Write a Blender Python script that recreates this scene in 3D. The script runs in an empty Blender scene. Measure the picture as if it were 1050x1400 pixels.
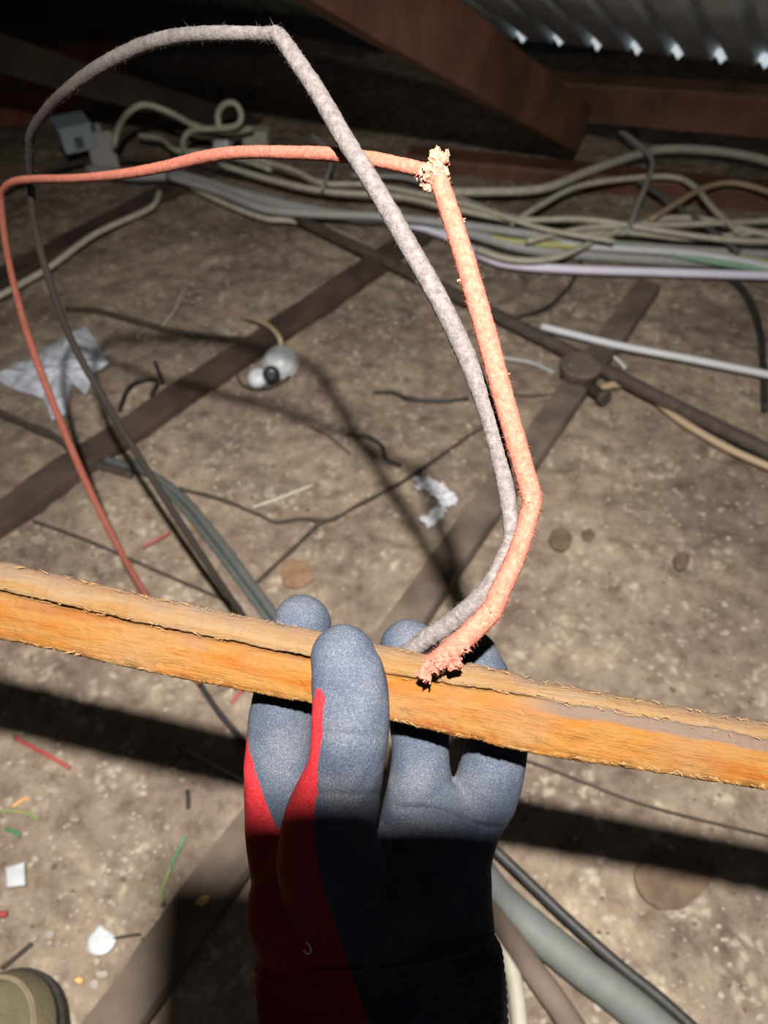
import bpy, bmesh, math, random
import numpy as np
from mathutils import Vector, Matrix, noise
random.seed(7)
sc = bpy.context.scene
COL = sc.collection
# ---------------------------------------------------------------- camera, world, lights
FPX = 1011.0
PITCH = math.radians(50)
CAM = Vector((0, 0, 0.8))
RT = Vector((1, 0, 0))
FW = Vector((0, math.cos(PITCH), -math.sin(PITCH)))
UP = Vector((0, math.sin(PITCH), math.cos(PITCH)))
cd = bpy.data.cameras.new('camera'); cam = bpy.data.objects.new('camera', cd); COL.objects.link(cam)
cd.sensor_fit = 'VERTICAL'; cd.sensor_height = 36; cd.sensor_width = 27; cd.lens = 36 * FPX / 1400
cam.location = CAM; cam.rotation_euler = (math.radians(90) - PITCH, 0, 0)
cd.clip_start = 0.01; cd.clip_end = 50
cd.dof.use_dof = True; cd.dof.focus_distance = 0.272; cd.dof.aperture_fstop = 12
sc.camera = cam
w = bpy.data.worlds.new('world'); sc.world = w; w.use_nodes = True
w.node_tree.nodes['Background'].inputs[0].default_value = (0.85, 0.9, 1, 1)
w.node_tree.nodes['Background'].inputs[1].default_value = 0.05
sc.view_settings.view_transform = 'Standard'; sc.view_settings.look = 'None'
sc.view_settings.gamma = 1; sc.view_settings.use_curve_mapping = False
sc.view_settings.exposure = 0.0
# head torch worn by the photographer: above and behind the phone
LPOS = CAM + RT * -0.002 + UP * 0.155 - FW * 0.2
ld = bpy.data.lights.new('head_torch', 'SPOT'); ld.energy = 100; ld.spot_size = math.radians(104); ld.spot_blend = 1.0
ld.shadow_soft_size = 0.008; ld.color = (1, 0.965, 0.92)
lo = bpy.data.objects.new('head_torch', ld); COL.objects.link(lo); lo.location = LPOS
AIM = CAM + 0.28 * (FW + RT * (20 / FPX) - UP * (-40 / FPX))
lo.rotation_euler = (AIM - LPOS).to_track_quat('-Z', 'Y').to_euler()
# ---------------------------------------------------------------- helpers
def P(px, py, d):
    return CAM + d * (FW + RT * ((px - 525) / FPX) + UP * ((700 - py) / FPX))
def G(px, py, z=0.0):
    r = FW + RT * ((px - 525) / FPX) + UP * ((700 - py) / FPX)
    return CAM + r * ((z - CAM.z) / r.z)
def proj(p):
    v = Vector(p) - CAM; d = v.dot(FW)
    return 525 + FPX * v.dot(RT) / d, 700 - FPX * v.dot(UP) / d, d
def new_mat(name): 
    m = bpy.data.materials.new(name); m.use_nodes = True
    return m, m.node_tree.nodes, m.node_tree.links, m.node_tree.nodes['Principled BSDF']
def ramp(nt, stops):
    r = nt.new('ShaderNodeValToRGB')
    while len(r.color_ramp.elements) < len(stops): r.color_ramp.elements.new(0.5)
    for e, (p, c) in zip(r.color_ramp.elements, stops): e.position = p; e.color = (*c, 1)
    return r
def mat(name, c1, c2=None, scale=40, rough=0.7, bump=0.2, bscale=None, stretch=None, metal=0.0, detail=6, lo_=0.35, hi=0.65, emit=0, trans=0):
    m, n, l, b = new_mat(name)
    c2 = c2 or tuple(min(1, x * 1.3) for x in c1)
    tc = n.new('ShaderNodeTexCoord'); mp = n.new('ShaderNodeMapping')
    l.new(tc.outputs['Object'], mp.inputs[0])
    if stretch: mp.inputs['Scale'].default_value = stretch
    nz = n.new('ShaderNodeTexNoise'); nz.inputs['Scale'].default_value = scale; nz.inputs['Detail'].default_value = detail
    l.new(mp.outputs[0], nz.inputs['Vector'])
    r = ramp(n, [(lo_, c1), (hi, c2)])
    l.new(nz.outputs[0], r.inputs[0]); l.new(r.outputs[0], b.inputs['Base Color'])
    b.inputs['Roughness'].default_value = rough; b.inputs['Metallic'].default_value = metal
    if bump:
        n2 = n.new('ShaderNodeTexNoise'); n2.inputs['Scale'].default_value = bscale or scale * 3; n2.inputs['Detail'].default_value = 5
        l.new(mp.outputs[0], n2.inputs['Vector'])
        bp = n.new('ShaderNodeBump'); bp.inputs['Strength'].default_value = bump; bp.inputs['Distance'].default_value = 0.002
        l.new(n2.outputs[0], bp.inputs['Height']); l.new(bp.outputs[0], b.inputs['Normal'])
    if emit:
        b.inputs['Emission Color'].default_value = (*c2, 1); b.inputs['Emission Strength'].default_value = emit
    if trans: b.inputs['Transmission Weight'].default_value = trans
    return m
def link(name, me, m=None, parent=None, origin=None, **props):
    """link a mesh given in world coordinates; the object's origin is set at its own place"""
    o = bpy.data.objects.new(name, me); COL.objects.link(o)
    if m is not None and not me.materials: me.materials.append(m)
    if parent is not None:
        o.parent = parent; base = parent_world(parent)
    else:
        base = Vector((0, 0, 0))
    if origin is None and parent is None:
        if len(me.vertices):
            co = np.empty(len(me.vertices) * 3); me.vertices.foreach_get('co', co); co = co.reshape(-1, 3)
            origin = Vector(((co[:, 0].min() + co[:, 0].max()) / 2, (co[:, 1].min() + co[:, 1].max()) / 2, co[:, 2].min()))
        else: origin = Vector((0, 0, 0))
    if parent is not None: origin = base
    me.transform(Matrix.Translation(-origin))
    o.location = origin - base
    o['_wx'], o['_wy'], o['_wz'] = origin
    for k, v in props.items(): o[k] = v
    return o
def parent_world(o): return Vector((o['_wx'], o['_wy'], o['_wz']))
def empty(name, loc, **props):
    o = bpy.data.objects.new(name, None); COL.objects.link(o); o.location = loc; o.empty_display_size = 0.02
    o['_wx'], o['_wy'], o['_wz'] = loc
    for k, v in props.items(): o[k] = v
    return o
def spline(pts, n=8):
    """Catmull-Rom through tuples (Vector, r)"""
    P_ = [Vector((*p, r)) if len(p) == 3 else p for p, r in pts]
    out = []
    for i in range(len(P_) - 1):
        a = P_[i - 1] if i else P_[0] * 2 - P_[1]
        b, c = P_[i], P_[i + 1]
        d = P_[i + 2] if i + 2 < len(P_) else P_[-1] * 2 - P_[-2]
        for k in range(n):
            t = k / n
            out.append(0.5 * ((2 * b) + (c - a) * t + (2 * a - 5 * b + 4 * c - d) * t * t + (3 * b - a - 3 * c + d) * t ** 3))
    out.append(P_[-1])
    return [(Vector(v[:3]), max(v[3], 1e-5)) for v in out]
def tube(bm, pts, seg=10, jitter=0.0, flat=1.0, up=None, dome=False, jscale=400):
    """pts: (Vector, r); rings joined, ends capped; flat = radius factor along 'up'"""
    n = len(pts); rings = []
    prev = None
    if dome:
        t0 = (pts[0][0] - pts[1][0]).normalized(); t1 = (pts[-1][0] - pts[-2][0]).normalized()
        pre = [(pts[0][0] + t0 * pts[0][1] * math.sin(a), pts[0][1] * math.cos(a)) for a in (1.45, 1.2, 0.9, 0.6, 0.3)]
        post = [(pts[-1][0] + t1 * pts[-1][1] * math.sin(a), pts[-1][1] * math.cos(a)) for a in (0.3, 0.6, 0.9, 1.2, 1.45)]
        pts = pre + list(pts) + post; n = len(pts)
    for i, (p, r) in enumerate(pts):
        a = pts[max(i - 1, 0)][0]; b = pts[min(i + 1, n - 1)][0]
        t = (b - a).normalized()
        if up is not None:
            e1 = (up - t * up.dot(t)).normalized()
        elif prev is None:
            e1 = t.orthogonal().normalized()
        else:
            e1 = (prev - t * prev.dot(t))
            e1 = e1.normalized() if e1.length > 1e-6 else t.orthogonal().normalized()
        prev = e1; e2 = t.cross(e1)
        ring = []
        for k in range(seg):
            an = 2 * math.pi * k / seg
            v = e1 * math.cos(an) * flat + e2 * math.sin(an)
            rr = r
            if jitter:
                q = p + v * r
                rr = r * (1 + jitter * noise.noise(q * jscale) + jitter * 0.5 * noise.noise(q * jscale * 3))
            ring.append(bm.verts.new(p + v * rr))
        rings.append(ring)
    for a, b in zip(rings, rings[1:]):
        for k in range(seg):
            f = bm.faces.new((a[k], a[(k + 1) % seg], b[(k + 1) % seg], b[k])); f.smooth = True
    bm.faces.new(rings[0][::-1]); bm.faces.new(rings[-1])
def fin(bm, name='mesh'):
    bmesh.ops.recalc_face_normals(bm, faces=bm.faces)
    me = bpy.data.meshes.new(name); bm.to_mesh(me); bm.free(); return me
def cable_mesh(pts, n=8, seg=8, jitter=0.0, **k):
    bm = bmesh.new(); tube(bm, spline(pts, n), seg, jitter, **k); return fin(bm)
def obox(bm, c, ax, ay, az, sx, sy, sz, bev=0.0, rough=0.0):
    """oriented box centred at c, half sizes s*"""
    vs = []
    for i in (-1, 1):
        for j in (-1, 1):
            for k in (-1, 1):
                q = c + ax * sx * i + ay * sy * j + az * sz * k
                vs.append(bm.verts.new(q))
    F = [(0, 1, 3, 2), (4, 6, 7, 5), (0, 4, 5, 1), (2, 3, 7, 6), (0, 2, 6, 4), (1, 5, 7, 3)]
    fs = [bm.faces.new([vs[i] for i in f]) for f in F]
    if bev:
        es = list({e for f in fs for e in f.edges})
        bmesh.ops.bevel(bm, geom=es, offset=bev, segments=2, affect='EDGES', profile=0.6)
def beam_mesh(a, b, width, height, upv=Vector((0, 0, 1)), rough=0.002, stations=60, wob=8):
    """sawn timber from a to b (centre line of the TOP face), ragged edges"""
    t = (b - a).normalized(); s = t.cross(upv).normalized(); u = s.cross(t).normalized()
    prof = []
    k = width * 0.12
    for x, y in ((-1, -1), (-1, -.5), (-1, -.12), (-.88, 0), (-.3, 0), (.3, 0), (.88, 0), (1, -.12), (1, -.5), (1, -1)):
        prof.append((x * width / 2, y * height))
    bm = bmesh.new(); rings = []
    for i in range(stations + 1):
        c = a.lerp(b, i / stations); ring = []
        for x, y in prof:
            q = c + s * x + u * y
            nn = noise.noise_vector(q * wob) * rough + noise.noise_vector(q * wob * 6) * rough * .5
            ring.append(bm.verts.new(q + nn))
        rings.append(ring)
    m = len(prof)
    for r0, r1 in zip(rings, rings[1:]):
        for k in range(m): bm.faces.new((r0[k], r0[(k + 1) % m], r1[(k + 1) % m], r1[k]))
    bm.faces.new(rings[0]); bm.faces.new(rings[-1][::-1])
    return fin(bm)
# ---------------------------------------------------------------- materials
M = {}
M['joist'] = mat('joist_wood', (0.035, 0.02, 0.014), (0.08, 0.05, 0.037), 14, 0.85, 0.5, 90)
M['joist_dusty'] = mat('dusty_joist_wood', (0.08, 0.056, 0.041), (0.17, 0.125, 0.095), 16, 0.9, 0.5, 90)
M['rafter'] = mat('rafter_wood', (0.075, 0.030, 0.016), (0.16, 0.066, 0.036), 9, 0.7, 0.35, 60)
M['rafter_dark'] = mat('dark_rafter_wood', (0.03, 0.02, 0.014), (0.065, 0.044, 0.03), 9, 0.8, 0.35, 60)
M['sheet'] = mat('galvanised_sheet', (0.46, 0.53, 0.56), (0.62, 0.69, 0.71), 12, 0.6, 0.15, 30)
M['brick'] = mat('old_brick', (0.17, 0.05, 0.035), (0.28, 0.10, 0.07), 30, 0.9, 0.6, 120)
M['mortar'] = mat('mortar', (0.16, 0.12, 0.1), (0.24, 0.2, 0.17), 60, 0.95, 0.6, 200)
def cmat(name, c, rough=0.55, dust=0.5):
    d = tuple(x * (1 - dust) + y * dust for x, y in zip(c, (0.32, 0.28, 0.22)))
    return mat(name, c, d, 60, rough, 0.15, 300)
M['cream'] = cmat('cream_cable', (0.52, 0.49, 0.38))
M['tan'] = cmat('tan_cable', (0.42, 0.30, 0.18), dust=.25)
M['grey_c'] = cmat('grey_cable', (0.36, 0.37, 0.37))
M['white_c'] = cmat('white_cable', (0.62, 0.63, 0.66), dust=.15)
M['lilac'] = cmat('pale_lilac_cable', (0.85, 0.8, 0.95), dust=.08)
M['green'] = cmat('green_cable', (0.2, 0.42, 0.27), dust=.3)
M['yellow'] = cmat('yellow_green_cable', (0.5, 0.5, 0.16), dust=.3)
M['black_c'] = cmat('black_cable', (0.018, 0.018, 0.018), dust=.06)
M['brown_c'] = cmat('dusty_brown_cable', (0.045, 0.032, 0.022), 0.9, dust=.08)
M['slate'] = cmat('slate_grey_cable', (0.085, 0.095, 0.09), dust=.1)
M['conduit'] = cmat('painted_steel_conduit', (0.05, 0.033, 0.026), 0.8, dust=.1)
M['conduit_grey'] = cmat('grey_conduit', (0.13, 0.145, 0.135), 0.7, dust=.12)
M['box_blue'] = cmat('blue_grey_box', (0.35, 0.42, 0.46), 0.5, dust=.1)
M['box_grey'] = cmat('grey_box', (0.38, 0.37, 0.34), 0.6, dust=.2)
M['white_p'] = mat('white_plastic', (0.46, 0.48, 0.49), (0.6, 0.62, 0.63), 60, 0.4, 0.1, 200)
M['bag'] = mat('white_plastic_film', (0.4, 0.42, 0.47), (0.6, 0.62, 0.68), 30, 0.35, 0.3, 80)
M['black_p'] = mat('black_plastic', (0.012, 0.014, 0.02), (0.02, 0.022, 0.03), 60, 0.35, 0.05)
M['red_p'] = mat('red_plastic', (0.36, 0.05, 0.05), (0.45, 0.09, 0.08), 60, 0.5, 0.1)
M['green_p'] = mat('green_strand', (0.06, 0.2, 0.08), (0.1, 0.27, 0.12), 60, 0.5, 0.1)
M['lime_p'] = mat('lime_strand', (0.3, 0.33, 0.1), (0.22, 0.33, 0.1), 60, 0.5, 0.1)
M['orange_p'] = mat('orange_chip', (0.7, 0.33, 0.1), (0.85, 0.5, 0.2), 90, 0.8, 0.3)
M['fluff'] = mat('white_fluff', (0.5, 0.5, 0.53), (0.7, 0.7, 0.74), 90, 0.95, 0.6, 400)
M['leaf'] = mat('dry_leaf', (0.11, 0.07, 0.045), (0.17, 0.11, 0.07), 60, 0.9, 0.4, 200)
M['boot'] = mat('khaki_leather', (0.14, 0.12, 0.065), (0.2, 0.17, 0.1), 30, 0.75, 0.5, 250)
M['boot_seam'] = mat('khaki_seam', (0.2, 0.15, 0.09), (0.26, 0.2, 0.12), 60, 0.8, 0.4)
M['sole'] = mat('dark_sole', (0.015, 0.013, 0.01), (0.03, 0.025, 0.02), 60, 0.8, 0.3)
# floor: dusty loose fill with pale flecks
def floor_mat():
    m, n, l, b = new_mat('dusty_ceiling_infill')
    tc = n.new('ShaderNodeTexCoord')
    def nz(s, d=6, r=.6):
        x = n.new('ShaderNodeTexNoise'); x.inputs['Scale'].default_value = s; x.inputs['Detail'].default_value = d; x.inputs['Roughness'].default_value = r
        l.new(tc.outputs['Object'], x.inputs['Vector']); return x
    r1 = ramp(n, [(0.3, (0.15, 0.11, 0.085)), (0.47, (0.29, 0.23, 0.178)), (0.6, (0.37, 0.305, 0.235)), (0.72, (0.52, 0.44, 0.33))])
    l.new(nz(38, 8, .72).outputs[0], r1.inputs[0])
    big = ramp(n, [(0.35, (0.62, 0.58, 0.58)), (0.62, (1.02, .98, 0.93))]); l.new(nz(5, 4).outputs[0], big.inputs[0])
    mx = n.new('ShaderNodeMix'); mx.data_type = 'RGBA'; mx.blend_type = 'MULTIPLY'; mx.inputs[0].default_value = 1
    l.new(r1.outputs[0], mx.inputs[6]); l.new(big.outputs[0], mx.inputs[7])
    vr = n.new('ShaderNodeTexVoronoi'); vr.inputs['Scale'].default_value = 62
    ds = n.new('ShaderNodeMix'); ds.data_type = 'RGBA'; ds.blend_type = 'ADD'; ds.inputs[0].default_value = .03
    l.new(tc.outputs['Object'], ds.inputs[6]); l.new(nz(60, 4).outputs[1], ds.inputs[7]); l.new(ds.outputs[2], vr.inputs['Vector'])
    fl = ramp(n, [(0.15, (1, 1, 1)), (0.5, (0, 0, 0))]); l.new(vr.outputs['Distance'], fl.inputs[0])
    gate = ramp(n, [(0.5, (0, 0, 0)), (0.6, (1, 1, 1))]); l.new(nz(16, 3).outputs[0], gate.inputs[0])
    mu = n.new('ShaderNodeMath'); mu.operation = 'MULTIPLY'; l.new(fl.outputs[0], mu.inputs[0]); l.new(gate.outputs[0], mu.inputs[1])
    mu2 = n.new('ShaderNodeMath'); mu2.operation = 'MULTIPLY'; mu2.inputs[1].default_value = .5; l.new(mu.outputs[0], mu2.inputs[0])
    m2 = n.new('ShaderNodeMix'); m2.data_type = 'RGBA'; l.new(mu2.outputs[0], m2.inputs[0]); l.new(mx.outputs[2], m2.inputs[6]); m2.inputs[7].default_value = (0.68, 0.6, 0.45, 1)
    l.new(m2.outputs[2], b.inputs['Base Color']); b.inputs['Roughness'].default_value = 0.97
    b.inputs['Specular IOR Level'].default_value = 0.1
    bp = n.new('ShaderNodeBump'); bp.inputs['Strength'].default_value = .7; bp.inputs['Distance'].default_value = .004
    l.new(nz(160, 6, .7).outputs[0], bp.inputs['Height']); l.new(bp.outputs[0], b.inputs['Normal'])
    return m
M['floor'] = floor_mat()
# ---------------------------------------------------------------- floor
def fh(x, y):
    v = Vector((x, y, 0))
    return 0.007 * noise.noise(v * 9) + 0.004 * noise.noise(v * 30) + 0.0022 * noise.noise(v * 90) - 0.006
def build_floor():
    xs = np.linspace(-1.5, 1.5, 380); ys = np.linspace(-0.15, 2.45, 420)
    vs = [(x, y, fh(x, y)) for y in ys for x in xs]
    nx = len(xs); f = []
    for j in range(len(ys) - 1):
        for i in range(nx - 1):
            a = j * nx + i; f.append((a, a + 1, a + nx + 1, a + nx))
    me = bpy.data.meshes.new('floor'); me.from_pydata(vs, [], f)
    me.polygons.foreach_set('use_smooth', [True] * len(f))
    link('floor', me, M['floor'], origin=Vector((0, 0, 0)), kind='structure', label='dusty grey brown infill between the ceiling joists')
build_floor()
def debris():
    """flat crumbs of plaster and leaf litter lying on the infill"""
    cols = [(0.38, 0.31, 0.23), (0.43, 0.37, 0.28), (0.3, 0.23, 0.17), (0.14, 0.1, 0.075), (0.4, 0.36, 0.31)]
    ms = [mat('crumb_%d' % i, tuple(x * .85 for x in c), c, 80, .95, .3) for i, c in enumerate(cols)]
    V = []; F = []; MI = []
    for k in range(9000):
        y = random.uniform(0.05, 1.7); x = random.uniform(-.95, .95) * (0.35 + y * .6)
        z = fh(x, y); s = random.choice((.0016, .0022, .003, .004)) * random.uniform(.6, 1.2)
        if noise.noise(Vector((x * 6, y * 6, 3))) < random.uniform(-.5, .25): continue
        m_ = random.randint(5, 6); a0 = random.uniform(0, 6.3); b = len(V); el = random.uniform(.5, 1)
        tx, ty = random.uniform(-.35, .35), random.uniform(-.35, .35)
        for q in range(m_):
            an = a0 + q * 6.283 / m_; rr = s * random.uniform(.7, 1.2)
            dx, dy = rr * math.cos(an), rr * math.sin(an) * el
            V.append((x + dx, y + dy, z + s * .25 + tx * dx + ty * dy))
        V.append((x, y, z + s * .65)); V.append((x, y, z - s * .3))
        mi = random.choices(range(5), (4, 3, 4, 2, 4))[0]
        for q in range(m_):
            F.append((b + q, b + (q + 1) % m_, b + m_)); F.append((b + (q + 1) % m_, b + q, b + m_ + 1)); MI += [mi, mi]
    me = bpy.data.meshes.new('debris'); me.from_pydata(V, [], F)
    for m_ in ms: me.materials.append(m_)
    me.polygons.foreach_set('material_index', MI)
    link('loose_debris', me, None, origin=Vector((0, 0, 0)), kind='stuff', label='small plaster crumbs and dry litter scattered over the infill', category='debris')
debris()
# ---------------------------------------------------------------- roof
S = Vector((.514, .708, -.485)).normalized()      # down the roof slope
E0, E1 = P(500, 30, 1.72), P(1130, 98, 1.40)
def roof():
    ed = (E1 - E0); pitch = 0.083
    edn = ed.normalized(); nrm = edn.cross(S).normalized()
    if nrm.z < 0: nrm = -nrm
    bm = bmesh.new()
    L0, L1 = -1.6, ed.length + .5; NS = int((L1 - L0) / pitch * 28)
    phase = 0.0
    rows = []
    for t in (0.02, -.3, -.8, -1.4, -2.0):
        row = []
        for i in range(NS + 1):
            a = L0 + (L1 - L0) * i / NS
            ph = (a / pitch + phase) % 1.0
            h = 0.020 * max(0, min(1, (.19 - abs(ph - .5)) / .07))
            row.append(bm.verts.new(E0 + edn * a + S * t + nrm * (h + .002)))
        rows.append(row)
    for r0, r1 in zip(rows, rows[1:]):
        for i in range(NS):
            f = bm.faces.new((r0[i], r0[i + 1], r1[i + 1], r1[i])); f.smooth = True
    me = fin(bm)
    o = link('ceiling', me, M['sheet'], kind='structure', label='grey corrugated metal roof sheets above the eaves beam')
    md = o.modifiers.new('t', 'SOLIDIFY'); md.thickness = .0008
    # daylight showing where the ridges pass over the beam: put in as pale pieces that glow
    fm = mat('gap_daylight_glow', (0.6, 0.68, 0.75), (0.8, 0.86, 0.9), 60, .5, .2, emit=.6)
    k = 0
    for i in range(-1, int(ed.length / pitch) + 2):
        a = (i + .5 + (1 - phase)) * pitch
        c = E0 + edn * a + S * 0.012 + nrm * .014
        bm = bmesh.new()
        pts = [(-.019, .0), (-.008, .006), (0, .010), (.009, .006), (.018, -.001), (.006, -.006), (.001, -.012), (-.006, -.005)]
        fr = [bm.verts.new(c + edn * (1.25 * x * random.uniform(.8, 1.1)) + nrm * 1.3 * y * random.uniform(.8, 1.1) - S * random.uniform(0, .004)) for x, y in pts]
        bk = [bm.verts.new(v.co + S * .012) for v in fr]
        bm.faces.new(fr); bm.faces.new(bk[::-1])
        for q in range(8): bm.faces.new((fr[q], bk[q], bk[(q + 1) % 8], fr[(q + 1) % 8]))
        link('daylight_glow_piece', fin(bm), fm, parent=o)
roof()
C_R = 'timbers under the roof'
def timber(name, a, b, wd, ht, m, label, cat, upv=Vector((0, 0, 1)), rough=.002, **k):
    return link(name, beam_mesh(a, b, wd, ht, upv, rough), m, label=label, category=cat, **k)
timber('eaves_beam', P(695, 100, 1.655), P(1120, 128, 1.42), .07, .075, M['rafter'], 'reddish brown beam running under the corrugated sheet edge', 'beam')
L = P(748, 190, 1.50)
timber('rafter', L - S * 1.25, L + S * .12, .05, .09, M['rafter'], 'wide brown rafter slanting down in front of the corrugated sheet', 'rafter', upv=(-S).cross(Vector((.819, -.574, 0))).normalized() * -1)
L2 = P(430, 185, 2.1)
timber('rafter', L2 - S * 1.7, L2 + S * .1, .05, .06, M['rafter_dark'], 'dim brown rafter slanting down at top left behind the wire loop', 'rafter')
timber('wall_plate', P(560, 205, 1.72), P(1130, 262, 1.55), .06, .07, M['rafter'], 'reddish timber plate lying behind the heap of pale cables', 'beam')
# brick wall at left
def bricks():
    c = P(20, 175, 1.86); ex = Vector((.93, .36, 0)).normalized(); ez = Vector((0, 0, 1)); ey = ez.cross(ex)
    bm = bmesh.new(); obox(bm, c + ey * .06 - ex * .12, ex, ey, ez, .36, .05, .165)
    wl = link('wall_left', fin(bm), M['mortar'], kind='structure', label='old red brick wall at the left edge')
    bm = bmesh.new(); obox(bm, Vector((0, 0, 0)), ex, ey, ez, .126, .05, .038, .004); me = fin(bm); me.materials.append(M['brick'])
    for r in range(-2, 2):
        for k in range(-2, 1):
            off = .06 if r % 2 else -.06
            o = bpy.data.objects.new('brick', me); COL.objects.link(o); o.parent = wl
            o.location = c + ex * (k * .262 + .116 + off) + ez * (r * .085 + .04) + ey * (.048 + random.uniform(-.003, .003)) - parent_world(wl)
bricks()
bm = bmesh.new(); obox(bm, Vector((0, 2.6, .9)), RT, Vector((0, 1, 0)), Vector((0, 0, 1)), 4, .05, 1.2)
link('wall_back', fin(bm), M['rafter_dark'], kind='structure', label='dark void side of the roof space')
bm = bmesh.new(); obox(bm, Vector((-1.6, 1.2, .6)), Vector((0, 1, 0)), RT, Vector((0, 0, 1)), 1.5, .05, .9)
link('wall_side', fin(bm), M['rafter_dark'], kind='structure', label='dark boarded side of the roof space')
# ---------------------------------------------------------------- joists and conduit
def line_ext(a, b, e0, e1):
    d = b - a; return a - d * e0, b + d * e1
a, b = line_ext(G(0, 697, .018), G(470, 383, .018), .3, .35)
timber('ceiling_joist', a, b, .045, .07, M['joist'], 'dark red brown joist crossing left of the wires, half buried', 'joist', rough=.004)
a, b = line_ext(G(150, 1400, .016), G(768, 550, .016), .15, .42)
timber('ceiling_joist', a, b, .047, .07, M['joist_dusty'], 'dusty brown joist running up behind the gloved hand', 'joist', rough=.003)
a, b = line_ext(G(-20, 385, .012), G(190, 275, .012), .3, .6)
timber('ceiling_joist', a, b, .05, .05, M['joist'], 'dark joist at upper left beside the thin pale conduit', 'joist', rough=.004)
def gc(pts, r, z=None):
    z = r if z is None else z
    return [(G(p[0], p[1], p[2] if len(p) > 2 else z), r) for p in pts]
cnt = {}
def cable(name, pts, r, m, label, cat='cable', z=None, group=None, n=6, seg=8, jitter=0, jscale=60):
    me = cable_mesh(gc(pts, r, z), n, seg, jitter, jscale=jscale)
    k = dict(label=label, category=cat)
    if group: k['group'] = group
    return link(name, me, M[m], **k)
# dark steel conduit across, with its round box
cable('steel_conduit', [(400, 296), (600, 392), (790, 487), (925, 556), (1090, 636)], .0115, 'conduit', 'dark brown conduit slanting across to the right edge', 'conduit', z=.022, seg=14)
def jbox():
    c = G(790, 514, .012)
    e = empty('junction_box', c, label='round brown conduit junction box where the joist meets the conduit', category='junction box')
    bm = bmesh.new(); tube(bm, [(c + Vector((0, 0, z)), r) for z, r in ((0, .027), (.001, .03), (.018, .03), (.02, .028))], 28); link('box_body', fin(bm), M['conduit'], e)
    bm = bmesh.new(); tube(bm, [(c + Vector((0, 0, z)), r) for z, r in ((.0201, .032), (.021, .0335), (.0235, .0335), (.0245, .031))], 28); link('lid', fin(bm), M['joist_dusty'], e)
    for s in (-1, 1):
        bm = bmesh.new(); tube(bm, [(c + Vector((.018 * s, .005 * s, z)), r) for z, r in ((.0246, .0035), (.027, .003))], 10); link('screw', fin(bm), M['conduit_grey'], e)
    bm = bmesh.new(); a0 = G(803, 528, .014); a1 = G(822, 541, .016)
    tube(bm, [(a0, .010), (a1, .010), (a1 + (a1 - a0) * .02, .013), (a1 + (a1 - a0) * .35, .013)], 16); link('spout', fin(bm), M['conduit'], e)
jbox()
cable('tan_cable', [(815, 534), (845, 525), (880, 535), (925, 571), (970, 599), (1010, 620), (1080, 650)], .0062, 'tan', 'tan cable leaving the round junction box along the conduit', z=.012)
cable('grey_cable', [(665, 488), (700, 491), (730, 497), (758, 510)], .004, 'grey_c', 'short grey cable entering the round junction box from the left')
cable('thin_wire', [(690, 540), (730, 541), (775, 536)], .0016, 'brown_c', 'thin brown wire just below the round junction box', 'wire')
cable('white_cable', [(740, 446), (775, 455), (850, 473), (950, 492), (1080, 518)], .0065, 'white_c', 'bright white cable slanting above the dark conduit at right', z=.02)
cable('white_cable', [(828, 480), (842, 490), (855, 503)], .003, 'white_c', 'short white wire stub under the bright white cable')
cable('black_cable', [(985, 372), (1015, 395), (1036, 440), (1044, 500), (1046, 560)], .006, 'black_c', 'black cable hanging down at the right edge below the cable heap')
cable('black_cable', [(705, 434), (745, 422), (775, 395), (790, 370), (795, 350)], .0035, 'black_c', 'thin black cable curving out from under the pale cable heap')
# thin pale conduit at upper left
cable('pale_conduit', [(-30, 420), (60, 370), (130, 320), (195, 290), (212, 278), (218, 262)], .006, 'cream', 'thin pale cable run on the dark joist at upper left', z=.022)
# dark thin wires lying on the infill
cable('brown_cable', [(90, 422), (130, 424), (190, 440), (250, 455), (310, 463), (370, 468)], .005, 'brown_c', 'dark brown cable lying across below the upper left joist', jitter=.3)
cable('brown_cable', [(-20, 556), (35, 580), (80, 600), (120, 630), (180, 650)], .0055, 'brown_c', 'dark brown cable below the crumpled white plastic', jitter=.3)
cable('slate_cable', [(95, 605, -.012), (150, 630, .004), (200, 645), (250, 680), (300, 740), (345, 800), (390, 860)], .0065, 'slate', 'thick slate grey cable curving down to the gloved index finger', z=.009)
cable('slate_cable', [(165, 618, -.01), (205, 650, .005), (250, 695), (290, 745), (335, 805), (380, 868)], .0045, 'slate', 'thinner slate cable running along the thick slate one')
cable('twig', [(245, 668), (300, 682), (350, 702), (378, 714), (410, 709), (450, 711), (490, 690), (560, 652), (650, 590), (700, 560)], .0026, 'brown_c', 'long thin brown twig curving across the infill behind the wires', 'twig', jitter=.4)
cable('twig', [(352, 795), (395, 755), (430, 722), (447, 710)], .0026, 'brown_c', 'short brown twig forking from the long one above the glove', 'twig', jitter=.4)
cable('twig', [(45, 712), (110, 735), (180, 765), (260, 800), (330, 830)], .002, 'brown_c', 'thin dark twig running down behind the left of the timber', 'twig', jitter=.3)
cable('twig', [(510, 536), (535, 536), (562, 545), (600, 548), (640, 545)], .003, 'black_c', 'black bent twig left of the wires, mid height', 'twig', jitter=.5)
cable('twig', [(488, 596), (505, 598), (522, 610), (528, 628), (548, 636)], .003, 'black_c', 'small black hooked twig on the open infill', 'twig', jitter=.5)
cable('twig', [(425, 583), (450, 597), (478, 620)], .0015, 'brown_c', 'faint thin twig left of the small hooked one', 'twig')
cable('twig', [(345, 694), (385, 680), (428, 663)], .0022, 'cream', 'straight pale straw on the infill below the lampholder', 'straw')
cable('twig', [(220, 448), (238, 425), (252, 398)], .0016, 'cream', 'straight pale straw above the dark brown cable at upper left', 'straw')
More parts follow.
